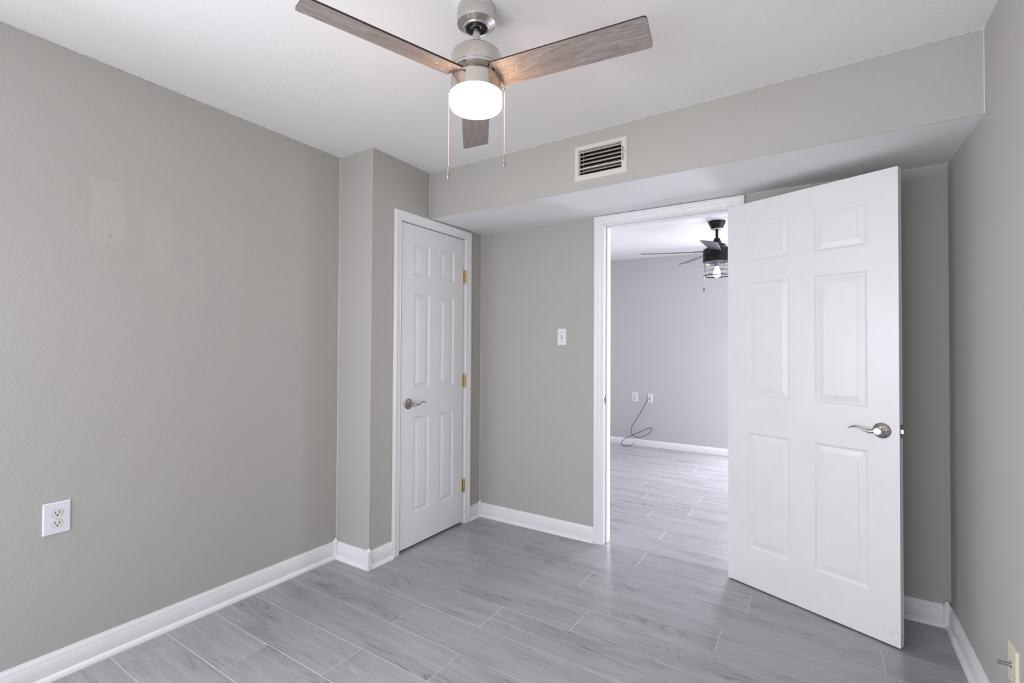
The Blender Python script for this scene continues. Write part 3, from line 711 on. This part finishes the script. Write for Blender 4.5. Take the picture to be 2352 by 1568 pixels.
sweep(bm, [(0, 0), (.012, 0), (.012, .003), (0, .003)], [lambda s, t: SOF(1.083+t, IZ0, -.020-s), lambda s, t: SOF(1.083+t, IZ1, -.020-s)])
obj('louvre_link', bm, m_dust, vent)
bm = bmesh.new()
for z0_, z1_ in ((2.215, 2.248), (2.254, 2.284)): sweep(bm, [(0, 0), (.0035, 0), (.0035, .0004), (0, .0004)], [lambda s, t: SOF(1.3105+s, z0_, .0055+t), lambda s, t: SOF(1.3105+s, z1_, .0055+t)])
obj('lever_slot', bm, m_slot, vf)
obj('damper_lever', tube(bmesh.new(), [SOF(1.312, 2.250, .004), SOF(1.315, 2.251, .014), SOF(1.320, 2.253, .020), SOF(1.322, 2.255, .019)], .0028, 10), m_vent, vent)
obj('vent_screw', lathe(bmesh.new(), [(0, .002), (.003, .0015), (.004, 0)], SOF(1.054, 2.238, .0055), (0, -1, 0), 16), m_vent, vf)

# ---------------------------------------------------------------- wall plates
def plate(bm, fm, a0, a1, z0, z1, d=.006, b=.004):
    def rg(i, dd): return [bm.verts.new(fm(a, z, dd)) for a, z in ((a0+i, z0+i), (a1-i, z0+i), (a1-i, z1-i), (a0+i, z1-i))]
    rs = [rg(0, 0), rg(0, .002), rg(b*.35, d*.75), rg(b, d)]
    for A, B in zip(rs, rs[1:]):
        for k in range(4): bm.faces.new((A[k], A[(k+1) % 4], B[(k+1) % 4], B[k]))
    bm.faces.new(rs[-1]); return bm
def screw(fm, a, z, d, parent, mat, nrm, r=.0033):
    o = obj('screw', lathe(bmesh.new(), [(0, .0011), (r*.6, .001), (r, .0002), (r, -.001)], fm(a, z, d), nrm, 20), mat, parent)
    return o
def outlet(fm, nrm, a, z, w_, h_, label, sgn=1):
    e = empty('power_outlet', fm(a, z, 0), label, 'outlet', 'duplex wall outlets')
    pl = obj('cover_plate', plate(bmesh.new(), fm, a-w_/2, a+w_/2, z-h_/2, z+h_/2), m_plate, e, 20)
    for s in (1, -1):
        zc = z+s*.0195; bm = bmesh.new(); R_ = .0172; hh = .0143
        pts = []
        for k in range(64):
            t = 2*PI*k/64; x, y = R_*math.cos(t), R_*math.sin(t)
            pts.append((x, max(-hh, min(hh, y))))
        rim = [bm.verts.new(fm(a+x*1.035, zc+y*1.035, .0062)) for x, y in pts]; bm.faces.new(rim).material_index = 1
        lo = [bm.verts.new(fm(a+x, zc+y, .0062)) for x, y in pts]; hi = [bm.verts.new(fm(a+x, zc+y, .0078)) for x, y in pts]
        h2_ = [bm.verts.new(fm(a+x*.95, zc+y*.95, .0083)) for x, y in pts]
        for A, B in ((lo, hi), (hi, h2_)):
            for k in range(64): bm.faces.new((A[k], A[(k+1) % 64], B[(k+1) % 64], B[k]))
        bm.faces.new(h2_)
        rc = obj('receptacle', bm, [m_recept, m_gap], e, 30)
        bm = bmesh.new()
        for dx, hh_ in ((-.0064, .0042), (.0064, .0035)): bxf(bm, fm, a+sgn*dx-.0012, a+sgn*dx+.0012, zc+.0025-hh_, zc+.0025+hh_, .008, .0088)
        lathe(bm, [(0, .0006), (.0026, .0006), (.0026, 0)], fm(a, zc-.0078, .0082), nrm, 20)
        obj('pin_slots', bm, m_slot, rc)
    screw(fm, a, z, .006, e, m_plate, nrm, .0032)
    bm = bmesh.new(); n_ = Vector(nrm); S_ = fm(a, z, .0072)
    bxf(bm, fm, a-.0028, a+.0028, z-.0003, z+.0003, .0069, .0074); obj('screw_slot', bm, m_slot, e)
    return e
outlet(LEFT, (1, 0, 0), -2.380, .604, .083, .120, 'white duplex outlet with almond sockets low on the left wall', -1)
outlet(FARW, (0, -1, 0), .115, .621, .079, .122, 'small white duplex outlet on the far wall left of the cable plate')
# light switch
e = empty('light_switch', BACK(.679, 1.333, 0), 'white toggle light switch on the wall left of the doorway', 'light switch')
pl = obj('switch_plate', plate(bmesh.new(), BACK, .6455, .7125, 1.2765, 1.3905), m_plate, e, 20)
bm = bmesh.new(); bxf(bm, BACK, .6738, .6842, 1.3215, 1.3455, .0059, .0066); obj('toggle_slot', bm, simple('toggle_shadow', (.22, .21, .18), .6), pl)
bm = bmesh.new(); v = [bm.verts.new(BACK(a, z, d)) for a, z, d in ((.6748, 1.324, .006), (.6832, 1.324, .006), (.6832, 1.3445, .006), (.6748, 1.3445, .006), (.6755, 1.321, .0165), (.6825, 1.321, .0165), (.6825, 1.3285, .018), (.6755, 1.3285, .018))]
for q in ((0,1,2,3), (4,5,6,7), (0,1,5,4), (1,2,6,5), (2,3,7,6), (3,0,4,7)): bm.faces.new([v[i] for i in q])
obj('toggle', bm, m_recept, e)
for z in (1.3635, 1.3035): screw(BACK, .679, z, .006, e, m_slot, (0, -1, 0), .0026)
# cable plate on the far wall, and its loose cable
e = empty('cable_plate', FARW(.316, .617, 0), 'white cable plate on the far wall with a black cable plugged in', 'wall plate', 'cable wall plates')
obj('cover_plate', plate(bmesh.new(), FARW, .283, .348, .561, .673), m_plate, e, 20)
obj('coax_jack', lathe(bmesh.new(), [(.006, .006), (.006, .010), (.0045, .010), (.0045, .018), (0, .018)], FARW(.318, .620, 0), (0, -1, 0), 16), m_satin, e)
for z in (.655, .577): screw(FARW, .316, z, .006, e, m_slot, (0, -1, 0), .0035)
e = empty('coax_cable', FARW(.1, .0, .03), 'loose looping black cable hanging from the far wall plate to the floor', 'cable')
cb = [(.318, .619, .020), (.312, .613, .040), (.300, .603, .052), (.287, .583, .055), (.262, .535, .055), (.223, .458, .053), (.173, .375, .050), (.115, .285, .047), (.090, .232, .050), (.085, .189, .055), (.099, .154, .062), (.123, .131, .070), (.159, .119, .075), (.195, .119, .075), (.245, .135, .070), (.301, .168, .062), (.334, .201, .056), (.350, .226, .052), (.347, .243, .050), (.329, .246, .050), (.297, .237, .050), (.225, .199, .055), (.155, .164, .062), (.081, .124, .075), (.014, .080, .095), (-.016, .050, .115), (-.016, .022, .128), (.006, .0075, .135), (.045, .0045, .132), (.086, .010, .120), (.123, .030, .100), (.136, .045, .090)]
sp_ = spline([FARW(a, z, d) for a, z, d in cb], 6)
cbo = obj('cable_sleeve', tube(bmesh.new(), sp_, .0033, 10), m_cable, e, 60)
d_ = (FARW(.318, .619, .020)-FARW(.304, .607, .048)).normalized()
obj('cable_connector', tube(bmesh.new(), [FARW(.318, .619, .018), FARW(.313, .614, .038)], .0052, 12), m_satin, e)
obj('cable_connector', tube(bmesh.new(), [FARW(.134, .043, .0905), FARW(.146, .060, .079)], .0050, 12), m_satin, e)
# cable plate on the right wall
e = empty('cable_plate', RIGHT(-.894, .305, 0), 'ivory cable plate with a projecting connector low on the right wall', 'wall plate', 'cable wall plates')
obj('cover_plate', plate(bmesh.new(), RIGHT, -.935, -.858, .247, .363, .0075, .002), m_ivory, e, 20)
pc = RIGHT(-.894, .305, 0)
cj = obj('coax_connector', lathe(bmesh.new(), [(.0085, .006), (.0085, .0105), (.0055, .011), (.0055, .015), (.0062, .015), (.0062, .023), (.0048, .0235), (.0048, .028), (.0062, .0285), (.0062, .038), (.0050, .0385), (.0044, .034), (0, .034)], pc, (-1, 0, 0), 24), m_satin, e)
for z in (.345, .285, .265): screw(RIGHT, -.900, z, .0075, e, m_ivory, (-1, 0, 0), .003)

# small paint chips and dirt specks
def specks(name, fm, pts, parent, seed):
    rr = random.Random(seed); bm = bmesh.new()
    for a, z, r in pts:
        n = 7; bm.faces.new([bm.verts.new(fm(a+r*rr.uniform(.6, 1.3)*math.cos(2*PI*k/n), z+.7*r*rr.uniform(.6, 1.3)*math.sin(2*PI*k/n), .0006)) for k in range(n)])
    obj(name, bm, m_chip, parent)
m_chip = simple('dark_chip', (.14, .12, .10), .8)
rr = random.Random(3)
specks('paint_chips', LEFT, [(-2.238, 1.817, .0020), (-2.240, 1.818, .0012), (-2.226, 1.709, .0032), (-2.231, 1.712, .0016), (-2.217, 1.680, .0016), (-2.240, 1.74, .0009), (-2.238, 1.755, .0009), (-1.801, 1.689, .0011), (-1.803, 1.672, .0010), (-1.795, 1.668, .0010), (-2.08, 1.62, .0009), (-2.42, 1.66, .001), (-2.22, 1.60, .0012)], wall_l, 1)
specks('paint_chips', LEFT, [(y, ceil_z(L, y)-rr.uniform(.001, .004), rr.uniform(.0008, .0024)) for y in [rr.uniform(-2.4, -1.1) for _ in range(26)]], wall_l, 2)
specks('paint_chips', SOF, [(x, ceil_z(x, -.6)-rr.uniform(.001, .004), rr.uniform(.0008, .0022)) for x in [rr.uniform(.05, 2.6) for _ in range(40)]], sf, 3)
specks('paint_chips', BACK, [(x, 2.113+x*.0034-rr.uniform(.001, .004), rr.uniform(.0008, .0018)) for x in [rr.uniform(.05, 2.6) for _ in range(30)]], bpy.data.objects['wall_back'], 4)
